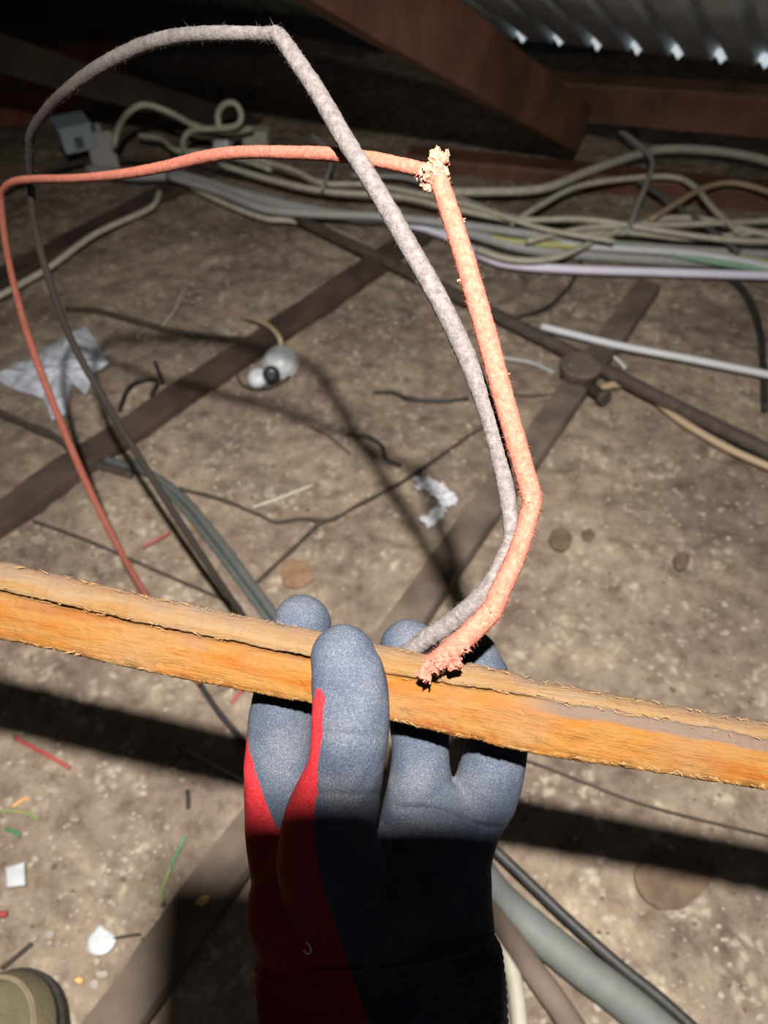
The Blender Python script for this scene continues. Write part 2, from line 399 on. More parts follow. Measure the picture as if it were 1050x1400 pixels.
cable('thin_wire', [(162, 560), (175, 530), (195, 518), (215, 520), (205, 540)], .0025, 'black_c', 'looped black wire beside the dark joist near the white plastic', 'wire', z=.02)
cable('thin_wire', [(212, 495), (217, 508), (222, 522)], .0035, 'black_c', 'short black wire stub standing at the dark joist', 'wire', z=.015)
cable('thin_wire', [(530, 985), (720, 1040), (880, 1100), (1080, 1150)], .0016, 'brown_c', 'thin brown wire on the infill below the timber at right', 'wire')
cable('slate_strip', [(270, 930), (300, 975), (335, 1015), (360, 1040)], .0035, 'black_c', 'black wire under the timber left of the glove', 'wire')
cable('grey_strip', [(255, 1022), (300, 1045), (350, 1072)], .0042, 'slate', 'slate grey cable end touching the left side of the glove', 'cable')
cable('red_wire', [(20, 1008), (45, 1022), (70, 1035), (95, 1050)], .0022, 'red_p', 'short red wire scrap on the infill at far left', 'wire')
cable('red_wire', [(195, 748), (215, 738), (232, 728)], .0018, 'red_p', 'faint red wire scrap above the timber at left', 'wire')
cable('red_wire', [(315, 962), (330, 945), (345, 930)], .0018, 'red_p', 'tiny red wire scrap just under the timber beside the glove', 'wire')
cable('red_wire', [(-20, 1249), (2, 1250), (9, 1249)], .0028, 'red_p', 'red wire end at the left edge below the white square clip', 'wire')
cable('green_strand', [(253, 1143), (245, 1160), (236, 1178), (232, 1190)], .0016, 'green_p', 'green wire strand beside the dusty joist', 'wire')
cable('lime_strand', [(233, 1186), (226, 1205), (222, 1220), (224, 1232)], .0017, 'lime_p', 'lime yellow wire strand end below the green one', 'wire')
cable('lime_strand', [(-10, 1108), (15, 1109), (38, 1112), (52, 1120)], .0013, 'lime_p', 'thin lime strand at the left edge', 'wire')
cable('green_strand', [(8, 1133), (20, 1137), (27, 1143)], .002, 'green_p', 'short dark green scrap at the left edge', 'wire')
cable('black_stub', [(256, 1080), (257, 1092), (257, 1105)], .0022, 'black_c', 'short black stub of wire left of the glove', 'wire')
cable('nail', [(2, 1324), (22, 1308), (43, 1290)], .002, 'brown_c', 'dark rusty nail above the boot', 'nail')
cable('pink_straw', [(17, 1103), (27, 1096), (38, 1090)], .0016, 'orange_p', 'tiny orange pink splinter near the left edge', 'splinter')
# bottom right conduits
def flat_cable(name, pts, r, m, label, z, cat='conduit', flat=1): return cable(name, pts, r, m, label, cat, z=z, seg=14)
flat_cable('grey_conduit', [(640, 1170), (680, 1225), (735, 1275), (790, 1320), (850, 1365), (940, 1440)], .0165, 'conduit_grey', 'thick smooth grey conduit at the bottom right', .016)
flat_cable('grey_conduit', [(620, 1175), (668, 1235), (710, 1300), (760, 1370), (800, 1430)], .011, 'joist_dusty', 'dusty brown pipe between the glove and the thick grey conduit', .02, 'pipe')
flat_cable('grey_conduit', [(650, 1215), (684, 1280), (703, 1340), (712, 1420)], .0075, 'cream', 'pale dusty pipe closest to the glove at the bottom', .014, 'pipe')
cable('black_cable', [(640, 1128), (675, 1160), (720, 1203), (780, 1260), (850, 1322), (900, 1362), (970, 1425)], .0052, 'black_c', 'shiny black cable running from the glove to the bottom right', z=.036)
# ---------------------------------------------------------------- heap of cables by the eaves
def heap(name, pts, w_px, m, label, z=.02):
    out = []
    for p in pts:
        zz = p[2] if len(p) > 2 else z
        q = G(p[0], p[1], zz); out.append((q, w_px / 2 / FPX * (q - CAM).dot(FW)))
    link(name, cable_mesh(out, 7, 8), M[m], label=label, category='cable', group='pale cables heaped along the eaves')
heap('heap_cable', [(330, 268), (420, 285), (520, 300), (600, 318), (660, 350), (700, 362), (780, 368), (900, 372), (1090, 378)], 12, 'lilac', 'bright lilac white cable, lowest in the heap at right', .02)
heap('heap_cable', [(560, 300), (640, 318), (700, 330), (800, 337), (900, 342), (990, 350), (1090, 366)], 10, 'yellow', 'yellow green cable above the lilac one in the heap', .03)
heap('heap_cable', [(540, 292), (600, 315), (680, 327), (760, 333), (860, 338), (1000, 362), (1090, 372)], 9, 'green', 'greenish cable crossing the middle of the heap', .024)
heap('heap_cable', [(650, 340), (700, 355), (760, 352), (830, 322), (900, 300), (960, 300), (1010, 312), (1090, 330)], 9, 'cream', 'cream cable arching over the right part of the heap', .045)
heap('heap_cable', [(760, 334), (850, 340), (940, 346), (1010, 356), (1090, 372)], 11, 'white_c', 'dull white cable beneath the yellow green one', .03)
heap('heap_cable', [(720, 330), (800, 312), (880, 308), (960, 306), (1090, 300)], 8, 'cream', 'cream cable topping the heap at the right edge', .055)
heap('heap_cable', [(780, 322), (860, 318), (950, 326), (1040, 318), (1090, 322)], 9, 'cream', 'cream cable in the heap touching the right edge', .04)
heap('heap_cable', [(590, 262), (660, 262), (740, 258), (800, 236), (850, 218), (900, 205), (960, 205), (1030, 215), (1110, 240)], 12, 'cream', 'thick cream cable rising right of the frayed red end', .05)
heap('heap_cable', [(700, 305), (740, 280), (790, 255), (860, 244), (920, 242), (950, 256), (975, 285), (1010, 318)], 8, 'cream', 'cream cable arching below the thick rising one', .06)
heap('heap_cable', [(890, 300), (930, 275), (960, 258), (1000, 250), (1050, 262), (1110, 290)], 8, 'tan', 'tan cable rising out of the heap at right', .07)
heap('heap_cable', [(858, 318), (872, 280), (884, 250), (890, 215), (850, 180), (838, 172)], 7, 'grey_c', 'grey cable standing up from the heap to the beam', .07)
heap('heap_cable', [(120, 232), (180, 240), (250, 242), (330, 265), (400, 282), (480, 296), (560, 300), (640, 318), (720, 340, .02), (820, 350, .008), (950, 358, .008), (1100, 366, .008)], 15, 'grey_c', 'thick grey cable along the front of the heap at left', .03)
heap('heap_cable', [(230, 240), (300, 262), (360, 285), (430, 292), (520, 296), (620, 306), (740, 322), (860, 336, .02), (1000, 345, .02), (1100, 350, .02)], 12, 'grey_c', 'second grey cable on top of the thick one', .045)
heap('heap_cable', [(255, 252), (300, 275), (360, 298), (400, 302), (460, 318), (520, 350), (575, 385)], 8, 'cream', 'cream cable dropping off the heap towards the conduit', .02)
heap('heap_cable', [(300, 225), (380, 248), (450, 262), (540, 268), (620, 285), (700, 300), (800, 300), (900, 315), (1000, 328), (1110, 330)], 8, 'cream', 'cream cable behind the grey ones at mid heap', .06)
heap('heap_cable', [(340, 215), (400, 232), (440, 250), (500, 252), (560, 262), (640, 280), (740, 312), (840, 330)], 7, 'cream', 'thin cream cable above the mid heap', .07)
heap('heap_cable', [(155, 200, .10), (163, 172, .14), (178, 152, .18), (200, 143, .19), (235, 155, .17), (268, 172, .13), (310, 180, .11), (345, 176, .1)], 8, 'cream', 'cream flex arching from the grey plug to the right', .09)
heap('heap_cable', [(300, 178, .13), (298, 155, .16), (308, 142, .18), (322, 142, .18), (330, 158, .16), (322, 172, .14), (290, 176, .13), (262, 178, .12), (250, 195, .09), (258, 215, .05)], 8, 'cream', 'cream flex tied in a small loop above the white socket', .1)
heap('heap_cable', [(190, 185), (220, 190), (240, 205), (280, 208), (320, 215), (370, 232)], 7, 'cream', 'thin cream flex under the arching one', .06)
heap('heap_cable', [(0, 262), (60, 236), (110, 222), (180, 218), (260, 222), (330, 240)], 7, 'brown_c', 'dusty brown cable at the left end of the heap', .03)
heap('heap_cable', [(440, 258), (452, 225), (445, 200), (425, 185)], 5, 'grey_c', 'thin grey wire curling up behind the red wire', .09)
heap('heap_cable', [(480, 240), (560, 244), (640, 275), (700, 296), (780, 302)], 6, 'grey_c', 'thin grey cable below the frayed red end', .04)
heap('heap_cable', [(860, 240), (900, 265), (960, 305), (1010, 345)], 7, 'slate', 'slate cable crossing under the cream arches', .05)
# boxes among the cables
ANG = Vector((.9, -.43, 0)).normalized()
def bx(name, c, ex, sx, sy, sz, m, label, cat, bev=.004, tilt=0):
    ez = Vector((0, 0, 1)); ey = ez.cross(ex)
    if tilt:
        R = Matrix.Rotation(tilt, 3, ex); ey = R @ ey; ez = R @ ez
    e = empty(name, c, label=label, category=cat)
    bm = bmesh.new(); obox(bm, c + ez * sz, ex, ey, ez, sx, sy, sz, bev); link('box_body', fin(bm), m, e)
    return e, ex, ey, ez
e, ex, ey, ez = bx('switch_box', G(106, 199, .06), Vector((.85, .5, 0)).normalized(), .034, .036, .026, M['box_blue'], 'blue grey square box with a front notch beside the bricks', 'box')
c = parent_world(e)
bm = bmesh.new(); obox(bm, c + ez * .052, ex, ey, ez, .036, .038, .003, .002); link('lid', fin(bm), M['box_blue'], e)
bm = bmesh.new(); obox(bm, c + ez * .02 - ey * .034, ex, ey, ez, .009, .004, .012, .001); link('cable_entry', fin(bm), M['slate'], e)
e, ex, ey, ez = bx('extension_plug', G(147, 232, .01), Vector((1, .15, 0)).normalized(), .03, .014, .04, M['box_grey'], 'grey plastic plug box standing where the flex arches out', 'plug', .008, -.3)
c = parent_world(e)
bm = bmesh.new(); obox(bm, c + ez * .04 - ey * .0155 + ex * .008, ex, ey, ez, .012, .002, .03, .0015); link('face_plate', fin(bm), M['box_grey'], e)
bm = bmesh.new(); tube(bm, [(c + ez * .078, .008), (c + ez * .095, .006)], 12); link('cord_grip', fin(bm), M['box_grey'], e)
e, ex, ey, ez = bx('socket', G(305, 222, .01), Vector((.9, -.2, 0)).normalized(), .018, .02, .026, M['white_p'], 'white plastic connector pair under the flex loop', 'connector', .006, -.5)
c = parent_world(e)
bm = bmesh.new(); obox(bm, c + ex * .036 + ez * .014 - ey * .01, (ex + ez * -.5).normalized(), ey, (ez + ex * .5).normalized(), .02, .014, .012, .004); link('plug_half', fin(bm), M['white_p'], e)
bx('cream_box', G(352, 200, .03), Vector((1, -.1, 0)), .03, .02, .02, M['cream'], 'small cream box at the right of the flex loop', 'box', .006)
# ---------------------------------------------------------------- crumpled plastic, lampholder, scraps
def bag():
    out = [(-10, 520), (50, 486), (102, 456), (118, 448), (150, 500), (132, 512), (118, 545), (98, 528), (92, 570), (72, 578), (60, 548), (20, 535)]
    poly = [G(x, y, 0) for x, y in out]
    c = sum(poly, Vector()) / len(poly); bm = bmesh.new(); rings = []
    for k in range(0, 9):
        s = k / 8; ring = []
        for i in range(48):
            t = i / 48 * len(poly); a = poly[int(t)]; b = poly[(int(t) + 1) % len(poly)]
            p = c.lerp(a.lerp(b, t % 1), max(s, .02))
            h = .012 * (1 - s ** 3) + .012 * abs(noise.noise(p * 38 + Vector((3, 1, 0)))) + .008 * abs(noise.noise(p * 90)) 
            ring.append(bm.verts.new(Vector((p.x, p.y, .004 + h * (1 if k < 8 else .3)))))
        rings.append(ring)
    for a, b in zip(rings, rings[1:]):
        for i in range(48): bm.faces.new((a[i], a[(i + 1) % 48], b[(i + 1) % 48], b[i])).smooth = False
    bm.faces.new(rings[0])
    o = link('plastic_bag', fin(bm), M['bag'], label='crumpled white plastic bag scrap on the infill at far left', category='plastic bag')
    md = o.modifiers.new('t', 'SOLIDIFY'); md.thickness = .0006
bag()
def lampholder():
    c = G(372, 516, .004)
    e = empty('light_fitting', c, label='white round light fitting with a black knob lying by the joist', category='lamp')
    def disc(nm, prof, m, c0, ax, seg=32):
        bm = bmesh.new(); tube(bm, [(c0 + ax * z, r) for z, r in prof], seg); return link(nm, fin(bm), m, e)
    ax = Vector((.1, -.35, .93)).normalized()
    c1 = G(384, 497, .006)
    disc('dome', ((0, .020), (.004, .027), (.010, .028), (.018, .025), (.025, .018), (.029, .008)), M['white_p'], c1, ax)
    disc('dome_collar', ((-.004, .029), (.0, .031), (.003, .031), (.006, .0295)), M['grey_c'], c1, ax)
    ax2 = Vector((-.15, -.45, .88)).normalized()
    disc('lamp_cap', ((0, .012), (.003, .017), (.010, .0175), (.016, .013), (.019, .005)), M['white_p'], G(354, 519, .006), ax2, 24)
    k = G(371, 511, .026); ax3 = (CAM - k).normalized() + Vector((0, -.3, 0))
    ax3.normalize()
    disc('knob', ((-.02, .009), (-.004, .011), (0, .0135), (.006, .0140), (.010, .012), (.012, .006)), M['black_p'], k, ax3, 24)
    bm = bmesh.new(); ring = [(G(366 + 42 * math.cos(a), 500 - 30 * math.sin(a) - 10 * math.cos(a), .008), .0022) for a in [math.pi * (.75 + 1.0 * i / 16) for i in range(17)]]
    tube(bm, ring, 8); link('bezel', fin(bm), M['brown_c'], e)
    me = cable_mesh([(c1 + Vector((.0, .018, .016)), .0042), (G(382, 462, .036), .0042), (G(368, 446, .034), .004), (G(345, 436, .02), .0035), (G(332, 434, .01), .003)])
    link('cord', me, M['tan'], e)
lampholder()
def chip(name, poly, m, label, cat, th=.003, z=.004, nail=None):
    bm = bmesh.new()
    if len(poly) > 5:
        k_ = len(poly); out = []
        for i in range(k_):
            a_, b_, c_, d_ = (Vector(poly[(i + o_) % k_]) for o_ in (-1, 0, 1, 2))
            for t in (0, .25, .5, .75):
                q = 0.5 * (2 * b_ + (c_ - a_) * t + (2 * a_ - 5 * b_ + 4 * c_ - d_) * t * t + (3 * b_ - a_ - 3 * c_ + d_) * t ** 3)
                w_ = 1.3 if m is not M['white_p'] else 0
                out.append((q.x + w_ * noise.noise(Vector((q.x * .3, q.y * .3, 1))) * 1.5, q.y + w_ * noise.noise(Vector((q.x * .3, q.y * .3, 9))) * 1.5))
        poly = out
    pts = [G(x, y, z) for x, y in poly]
    c = sum(pts, Vector()) / len(pts)
    lo_v = [bm.verts.new(p + Vector((0, 0, -th))) for p in pts]
    md = [bm.verts.new(p) for p in pts]; hi = [bm.verts.new(c.lerp(p, .82) + Vector((0, 0, th * .5))) for p in pts]
    k = len(pts)
    for a, b in ((lo_v, md), (md, hi)):
        for i in range(k): bm.faces.new((a[i], a[(i + 1) % k], b[(i + 1) % k], b[i]))
    bm.faces.new(hi); bm.faces.new(lo_v[::-1])
    o = link(name, fin(bm), m, label=label, category=cat)
    if nail: link('pin', cable_mesh(gc(nail, .0012, z)), M['brown_c'], o)
    return o
chip('cable_clip', [(7, 1186), (33, 1178), (34, 1210), (9, 1213)], M['white_p'], 'square white plastic clip near the left edge', 'clip')
chip('cable_clip', [(136, 1265), (144, 1270), (158, 1281), (154, 1294), (145, 1303), (134, 1306), (124, 1303), (119, 1295), (121, 1282), (128, 1274)], M['white_p'], 'rounded white cable clip with a pin beside the dusty joist', 'clip', nail=[(150, 1284), (170, 1280), (192, 1277)])
chip('wood_chip', [(266, 1234), (276, 1225), (286, 1224), (285, 1232), (275, 1238)], M['orange_p'], 'small orange wood chip on the dusty joist', 'chip', z=.022)
chip('wood_chip', [(100, 1341), (108, 1335), (115, 1339), (110, 1346)], M['orange_p'], 'tiny tan wood chip left of the dusty joist', 'chip', z=.004)
chip('dead_leaf', [(868, 1192), (880, 1172), (915, 1163), (950, 1170), (978, 1185), (968, 1210), (940, 1238), (900, 1242), (875, 1220)], M['leaf'], 'large brown patch of dead leaf at the lower right', 'leaf', th=.002, z=.003)
chip('dropping', [(752, 730), (765, 722), (780, 729), (781, 744), (767, 753), (753, 745)], M['leaf'], 'round dark brown stain lump right of the red wire bend', 'debris lump', th=.004)
chip('dropping', [(924, 758), (934, 753), (943, 760), (940, 774), (929, 779), (922, 770)], M['leaf'], 'small dark brown lump in the open infill at right', 'debris lump', th=.004)
chip('dropping', [(795, 727), (806, 722), (814, 730), (808, 740), (797, 738)], M['leaf'], 'faint brown lump next to the round dark one', 'debris lump', th=.002, z=.002)
chip('dropping', [(385, 772), (400, 765), (420, 770), (428, 790), (410, 803), (388, 797)], mat('rust_lump', (.2, .11, .06), (.28, .17, .1), 60, .9), 'rusty brown leaf scrap just above the gloved index finger', 'leaf', th=.002, z=.003)
def fluff(pts, s, label):
    bm = bmesh.new()
    for x, y in pts:
        c = G(x, y, .006)
        r = bmesh.ops.create_icosphere(bm, subdivisions=3, radius=s, matrix=Matrix.Translation(c))
        for v in r['verts']:
            d = v.co - c; v.co = c + Vector((d.x, d.y, d.z * .45)) * (1 + 1.1 * noise.noise(v.co * 170) + .5 * noise.noise(v.co * 400))
    link('insulation_tuft', fin(bm), M['fluff'], label=label, category='insulation', kind='stuff')
fluff([(580, 662), (598, 668), (612, 680)], .011, 'white fluffy tuft left of the grey wire')
fluff([(600, 700), (588, 712)], .009, 'smaller white fluffy tuft just below the first')
# ---------------------------------------------------------------- timber casing
def casing_mat(name, stops, grey, rough=.6, gpos=None):
    m, n, l, b = new_mat(name)
    tc = n.new('ShaderNodeTexCoord'); mp = n.new('ShaderNodeMapping'); ga = n.new('ShaderNodeAttribute'); ga.attribute_name = 'grain'; l.new(ga.outputs['Vector'], mp.inputs[0])
    mp.inputs['Scale'].default_value = (6, 60, 60)
    def nz(s, d, vec=None, r=.6):
        x = n.new('ShaderNodeTexNoise'); x.inputs['Scale'].default_value = s; x.inputs['Detail'].default_value = d; x.inputs['Roughness'].default_value = r
        l.new((vec or mp).outputs[0 if vec is None else vec_out], x.inputs['Vector']); return x
    g = nz(3.2, 8, r=.7)
    r1 = ramp(n, stops); l.new(g.outputs[0], r1.inputs[0])
    x = n.new('ShaderNodeTexNoise'); x.inputs['Scale'].default_value = 26; x.inputs['Detail'].default_value = 5; l.new(tc.outputs['Object'], x.inputs['Vector'])
    r2 = ramp(n, [(.48, (0, 0, 0)), (.66, (1, 1, 1))]); l.new(x.outputs[0], r2.inputs[0])
    mx = n.new('ShaderNodeMix'); mx.data_type = 'RGBA'
    f = n.new('ShaderNodeMath'); f.operation = 'MULTIPLY'; f.inputs[1].default_value = grey; l.new(r2.outputs[0], f.inputs[0]); l.new(f.outputs[0], mx.inputs[0])
    l.new(r1.outputs[0], mx.inputs[6]); mx.inputs[7].default_value = (.15, .098, .058, 1)
    # weathered streaks where the mesh says so
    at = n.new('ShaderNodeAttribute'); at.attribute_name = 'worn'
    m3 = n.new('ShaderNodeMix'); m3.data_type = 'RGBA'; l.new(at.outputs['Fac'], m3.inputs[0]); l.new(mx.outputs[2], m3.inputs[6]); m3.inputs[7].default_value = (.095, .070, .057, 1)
    l.new(m3.outputs[2], b.inputs['Base Color']); b.inputs['Roughness'].default_value = .8; b.inputs['Specular IOR Level'].default_value = .08
    bp = n.new('ShaderNodeBump'); bp.inputs['Strength'].default_value = .9; bp.inputs['Distance'].default_value = .0022
    gg = nz(9, 8, r=.75); l.new(gg.outputs[0], bp.inputs['Height']); l.new(bp.outputs[0], b.inputs['Normal'])
    return m
M['casing'] = casing_mat('orange_pine', [(.30, (.15, .040, .006)), (.42, (.17, .062, .010)), (.58, (.175, .088, .024)), (.70, (.155, .05, .010))], .35)
M['capping'] = casing_mat('pale_pine', [(.3, (.13, .055, .016)), (.45, (.155, .082, .028)), (.6, (.16, .105, .056)), (.72, (.125, .082, .052))], .5)
DB = .276
def line_px(tab, x):
    for (x0, y0), (x1, y1) in zip(tab, tab[1:]):
        if x <= x1: return y0 + (y1 - y0) * (x - x0) / (x1 - x0)
    (x0, y0), (x1, y1) = tab[-2:]; return y0 + (y1 - y0) * (x - x0) / (x1 - x0)
TOP = [(-600, 634), (-200, 722), (0, 769), (210, 817), (420, 861), (530, 884), (640, 908), (700, 920), (736, 932), (860, 955), (1050, 990), (1300, 1036)]
CRK = [(-600, 668), (-200, 757), (0, 805), (100, 829), (210, 854), (420, 896), (530, 919), (600, 930), (736, 952), (860, 972), (1050, 1008), (1300, 1054)]
BOT = [(-600, 734), (-200, 822), (0, 868), (210, 916), (420, 957), (530, 980), (620, 1002), (736, 1028), (900, 1052), (1050, 1076), (1300, 1124)]
CAS = empty('timber_casing', P(525, 930, DB), label='long split orange pine batten held across in the gloved hand', category='batten')
def casing():
    X0, X1, N = -420, 1480, 760
    def prof_mesh(kind, m):
        bm = bmesh.new(); lay = bm.verts.layers.float.new('worn'); rings = []
        for i in range(N + 1):
            x = X0 + (X1 - X0) * i / N
            t, c, b = line_px(TOP, x), line_px(CRK, x), line_px(BOT, x)
            q = Vector((x * .02, 0, 0))
            def nn(s, o, a): return a * noise.noise(Vector((x * s, o, o * 2)))
            jag = nn(.05, 1, 3) + nn(.2, 5, 1.3)
            c = c + nn(.02, 9, 3.5) + nn(.12, 3, 2.0) + nn(.4, 3, .8)
            t = t + nn(.03, 2, 3.0) + nn(.12, 8, 1.8) + nn(.35, 7, 1.6); b = b + nn(.03, 4, 2.2) + nn(.22, 8, 2.0)
            gap = 1.6 + 4.5 * max(0, noise.noise(Vector((x * .016, 20, 0)))) + (1.4 if x < 440 else 0)
            gap = gap + (-1.2 - gap) * max(0, min(1, (x - 700) / 60))
            ring = []
            mm = .001
            chip_ = 2.5 * mm * max(0, noise.noise(Vector((x * .03, 44, 0))) - .05) * (3 if 640 < x < 850 else 1.6)
            if kind == 'body':
                # (row, depth offset towards camera)
                pr = [(c + gap * .5, -3 * mm), (c + gap * .5, 4 * mm), (c + gap * .5 + 2.5, 5.4 * mm), (c + 13, 5.9 * mm)]
                for q_ in range(1, 10):
                    f_ = q_ / 10; row = c + 13 + (b - 9 - c - 13) * f_
                    pat = math.exp(-((x - 730) / 110) ** 2) * (.3 + f_) + math.exp(-((x - 300) / 90) ** 2) * max(0, f_ - .55) * 2.5 + math.exp(-((x - 600) / 60) ** 2) * .5
                    fib = noise.noise(Vector((x * .035, row * .16, 7))) + .6 * abs(noise.noise(Vector((x * .11, row * .35, 17))))
                    step = max(0, noise.noise(Vector((x * .012, row * .09, 70)))) 
                    pr.append((row, (6.2 + .8 * math.sin(f_ * 2.4)) * mm + fib * (.25 + 1.2 * min(1, pat)) * mm - step * 1.1 * mm))
                pr += [(b - 8, 6.9 * mm - chip_ * .8), (b - 3, 6.2 * mm - chip_), (b, 4.5 * mm - chip_ * .6), (b - 1, -2 * mm), (b - 2, -7 * mm), (c + 10, -7 * mm)]
            else:
                lift = 2.2 * mm
                pr = [(t + 8, -7 * mm), (t + 2, -5 * mm), (t, -2.2 * mm), (t + 1.5, -.4 * mm), (t + (c - t) * .3, 1.2 * mm), (t + (c - t) * .6, 2.9 * mm), (c - gap * .5 - 3, 4.4 * mm), (c - gap * .5, 3.6 * mm),
                      (c - gap * .5, -3 * mm), (c + 8, -6.9 * mm)]
            for j, (row, off) in enumerate(pr):
                p = P(x, row, DB - .026 * (x - 525) / 1050) - FW * off
                p += FW * (.0005 * noise.noise(Vector((x * .09, j * 3.1, 0))) + .0003 * noise.noise(Vector((x * .4, j * 5.7, 1))))
                v = bm.verts.new(p); ring.append(v)
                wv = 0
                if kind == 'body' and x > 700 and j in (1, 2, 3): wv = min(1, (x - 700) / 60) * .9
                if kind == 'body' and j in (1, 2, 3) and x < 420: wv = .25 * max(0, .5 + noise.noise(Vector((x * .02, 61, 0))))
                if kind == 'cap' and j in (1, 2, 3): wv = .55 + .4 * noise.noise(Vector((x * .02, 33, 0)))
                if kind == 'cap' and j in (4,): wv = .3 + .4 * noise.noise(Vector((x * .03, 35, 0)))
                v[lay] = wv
            rings.append(ring)
        k = len(rings[0])
        for a, b_ in zip(rings, rings[1:]):
            for j in range(k): bm.faces.new((a[j], a[(j + 1) % k], b_[(j + 1) % k], b_[j])).smooth = True
        bm.faces.new(rings[0]); bm.faces.new(rings[-1][::-1])
        me = fin(bm)
        ga_ = RT * math.cos(.197) - UP * math.sin(.197); gb_ = UP * math.cos(.197) + RT * math.sin(.197); ar = []
        for v in me.vertices: ar += [v.co.dot(ga_), v.co.dot(gb_), v.co.dot(FW)]
        me.attributes.new('grain', 'FLOAT_VECTOR', 'POINT').data.foreach_set('vector', ar)
        o = link('casing_body' if kind == 'body' else 'capping_strip', me, m, CAS)
        return o
    prof_mesh('body', M['casing']).__setitem__('label', 'orange lower body of the batten')
    prof_mesh('cap', M['capping']).__setitem__('label', 'paler upper strip split from the body')
    # torn fibres along the edges
    bm = bmesh.new()
    for k in range(420):
        x = random.uniform(-20, 1060)
        if random.random() < .5:
            y = line_px(BOT, x) + random.uniform(-3, 1); dy = random.uniform(1.5, 6); dd = .0065
        elif random.random() < .5:
            y = line_px(TOP, x) + random.uniform(-1, 3); dy = -random.uniform(1.5, 6); dd = .001
        else:
            y = line_px(CRK, x) + random.uniform(-4, 6); dy = random.uniform(-4, 4); dd = .0062
        if 415 < x < 535: continue
        dx = random.uniform(-14, 14)
        DX = DB - .026 * (x - 525) / 1050
        a = P(x, y, DX - dd); b_ = P(x + dx, y + dy + dx * .2, DX - dd - random.uniform(.0002, .0012)); s = (b_ - a).cross(FW).normalized() * random.uniform(.0001, .00028)
        q = [bm.verts.new(a - s), bm.verts.new(a + s), bm.verts.new(b_), bm.verts.new(a + FW * .0003)]
        bm.faces.new((q[0], q[1], q[2])); bm.faces.new((q[1], q[3], q[2])); bm.faces.new((q[3], q[0], q[2]))
    link('torn_fibres', fin(bm), M['capping'], CAS, kind='stuff')
casing()
# ---------------------------------------------------------------- gloved hand
def rp(wpx, d): return wpx / FPX * d
def build_hand():
    bm = bmesh.new()
    def limb(pts, n=8, flat=.85, seg=28):
        """pts: px, py, depth, half width in px"""
        q = [(P(x, y, d), rp(r, d)) for x, y, d, r in pts]
        tube(bm, spline(q, n), seg, flat=flat, up=FW, dome=True)
    # thumb, in front of the timber
    limb([(482, 1290, .292, 62), (455, 1200, .280, 74), (452, 1130, .268, 66), (472, 1050, .2575, 54), (480, 980, .2535, 53), (478, 930, .2545, 53), (471, 899, .2560, 46)], flat=.80)
    # index finger, behind
    limb([(425, 1260, .300, 68), (400, 1190, .302, 58), (384, 1120, .304, 50), (381, 1050, .303, 47.5), (386, 985, .303, 46), (400, 910, .302, 42), (413, 852, .300, 40)], flat=.86)
    # middle finger
    limb([(545, 1230, .300, 66), (562, 1140, .300, 46), (572, 1085, .3005, 45), (575, 1020, .3015, 40), (570, 950, .303, 42), (560, 888, .302, 42)], flat=.84)
    # ring finger
    limb([(596, 1220, .302, 66), (638, 1140, .303, 44), (664, 1080, .3025, 46), (678, 1015, .303, 43.5), (664, 950, .304, 41), (646, 900, .3035, 38)], flat=.84)
    # little finger tucked behind
    limb([(610, 1220, .306, 52), (638, 1150, .316, 38), (656, 1075, .322, 34), (660, 1010, .324, 31), (650, 958, .324, 28)], flat=.85)
    # palm and wrist
    limb([(600, 1130, .298, 62), (598, 1180, .300, 72), (590, 1250, .300, 84), (597, 1330, .298, 84), (600, 1420, .296, 86)], flat=.62)
    limb([(430, 1190, .293, 70), (425, 1240, .296, 88), (440, 1310, .296, 84), (442, 1420, .294, 82)], flat=.70)
    limb([(510, 1190, .298, 70), (512, 1260, .296, 90), (518, 1340, .294, 92), (520, 1420, .292, 92)], flat=.78)
    bmesh.ops.recalc_face_normals(bm, faces=bm.faces)
    me = bpy.data.meshes.new('h'); bm.to_mesh(me); bm.free()
    o = bpy.data.objects.new('tmp_hand', me); COL.objects.link(o)
    r = o.modifiers.new('r', 'REMESH'); r.mode = 'VOXEL'; r.voxel_size = .0009; r.use_smooth_shade = True
    s = o.modifiers.new('s', 'SMOOTH'); s.factor = .5; s.iterations = 7
    dg = bpy.context.evaluated_depsgraph_get(); ev = o.evaluated_get(dg)
    me2 = bpy.data.meshes.new_from_object(ev); bpy.data.objects.remove(o)
    return me2
BR = [(895, 415), (905, 422), (911, 428), (922, 438), (935, 436), (955, 445), (979, 441), (1006, 442), (1019, 439), (1046, 433), (1081, 434), (1103, 431), (1125, 430), (1170, 433), (1223, 444), (1258, 457), (1302, 470), (1342, 486), (1378, 499), (1450, 520)]
VL = [(940, 318), (988, 334), (1028, 341), (1063, 351), (1094, 362), (1125, 375), (1133, 379)]
VR = [(957, 428), (979, 421), (1001, 418), (1019, 415), (1041, 416), (1068, 405), (1099, 394), (1133, 380)]
def knit_value(p):
    x, y, d = proj(p)
    v = line_px(BR, y) - x if y > 905 else -8 - (905 - y) * .3 
    if y < 1133:
        vl, vr = line_px(VL, y), line_px(VR, y)
        inside = min(x - vl, (vr - x) if d < .287 else 60) if y > 940 else 20
        if d > .278 + .006 * (y > 1100): inside = min(x - vl, 60) if y < 1105 else min(x - vl, vr + 3 - x)
        v = min(v, -inside)
    return max(-40, min(40, v))
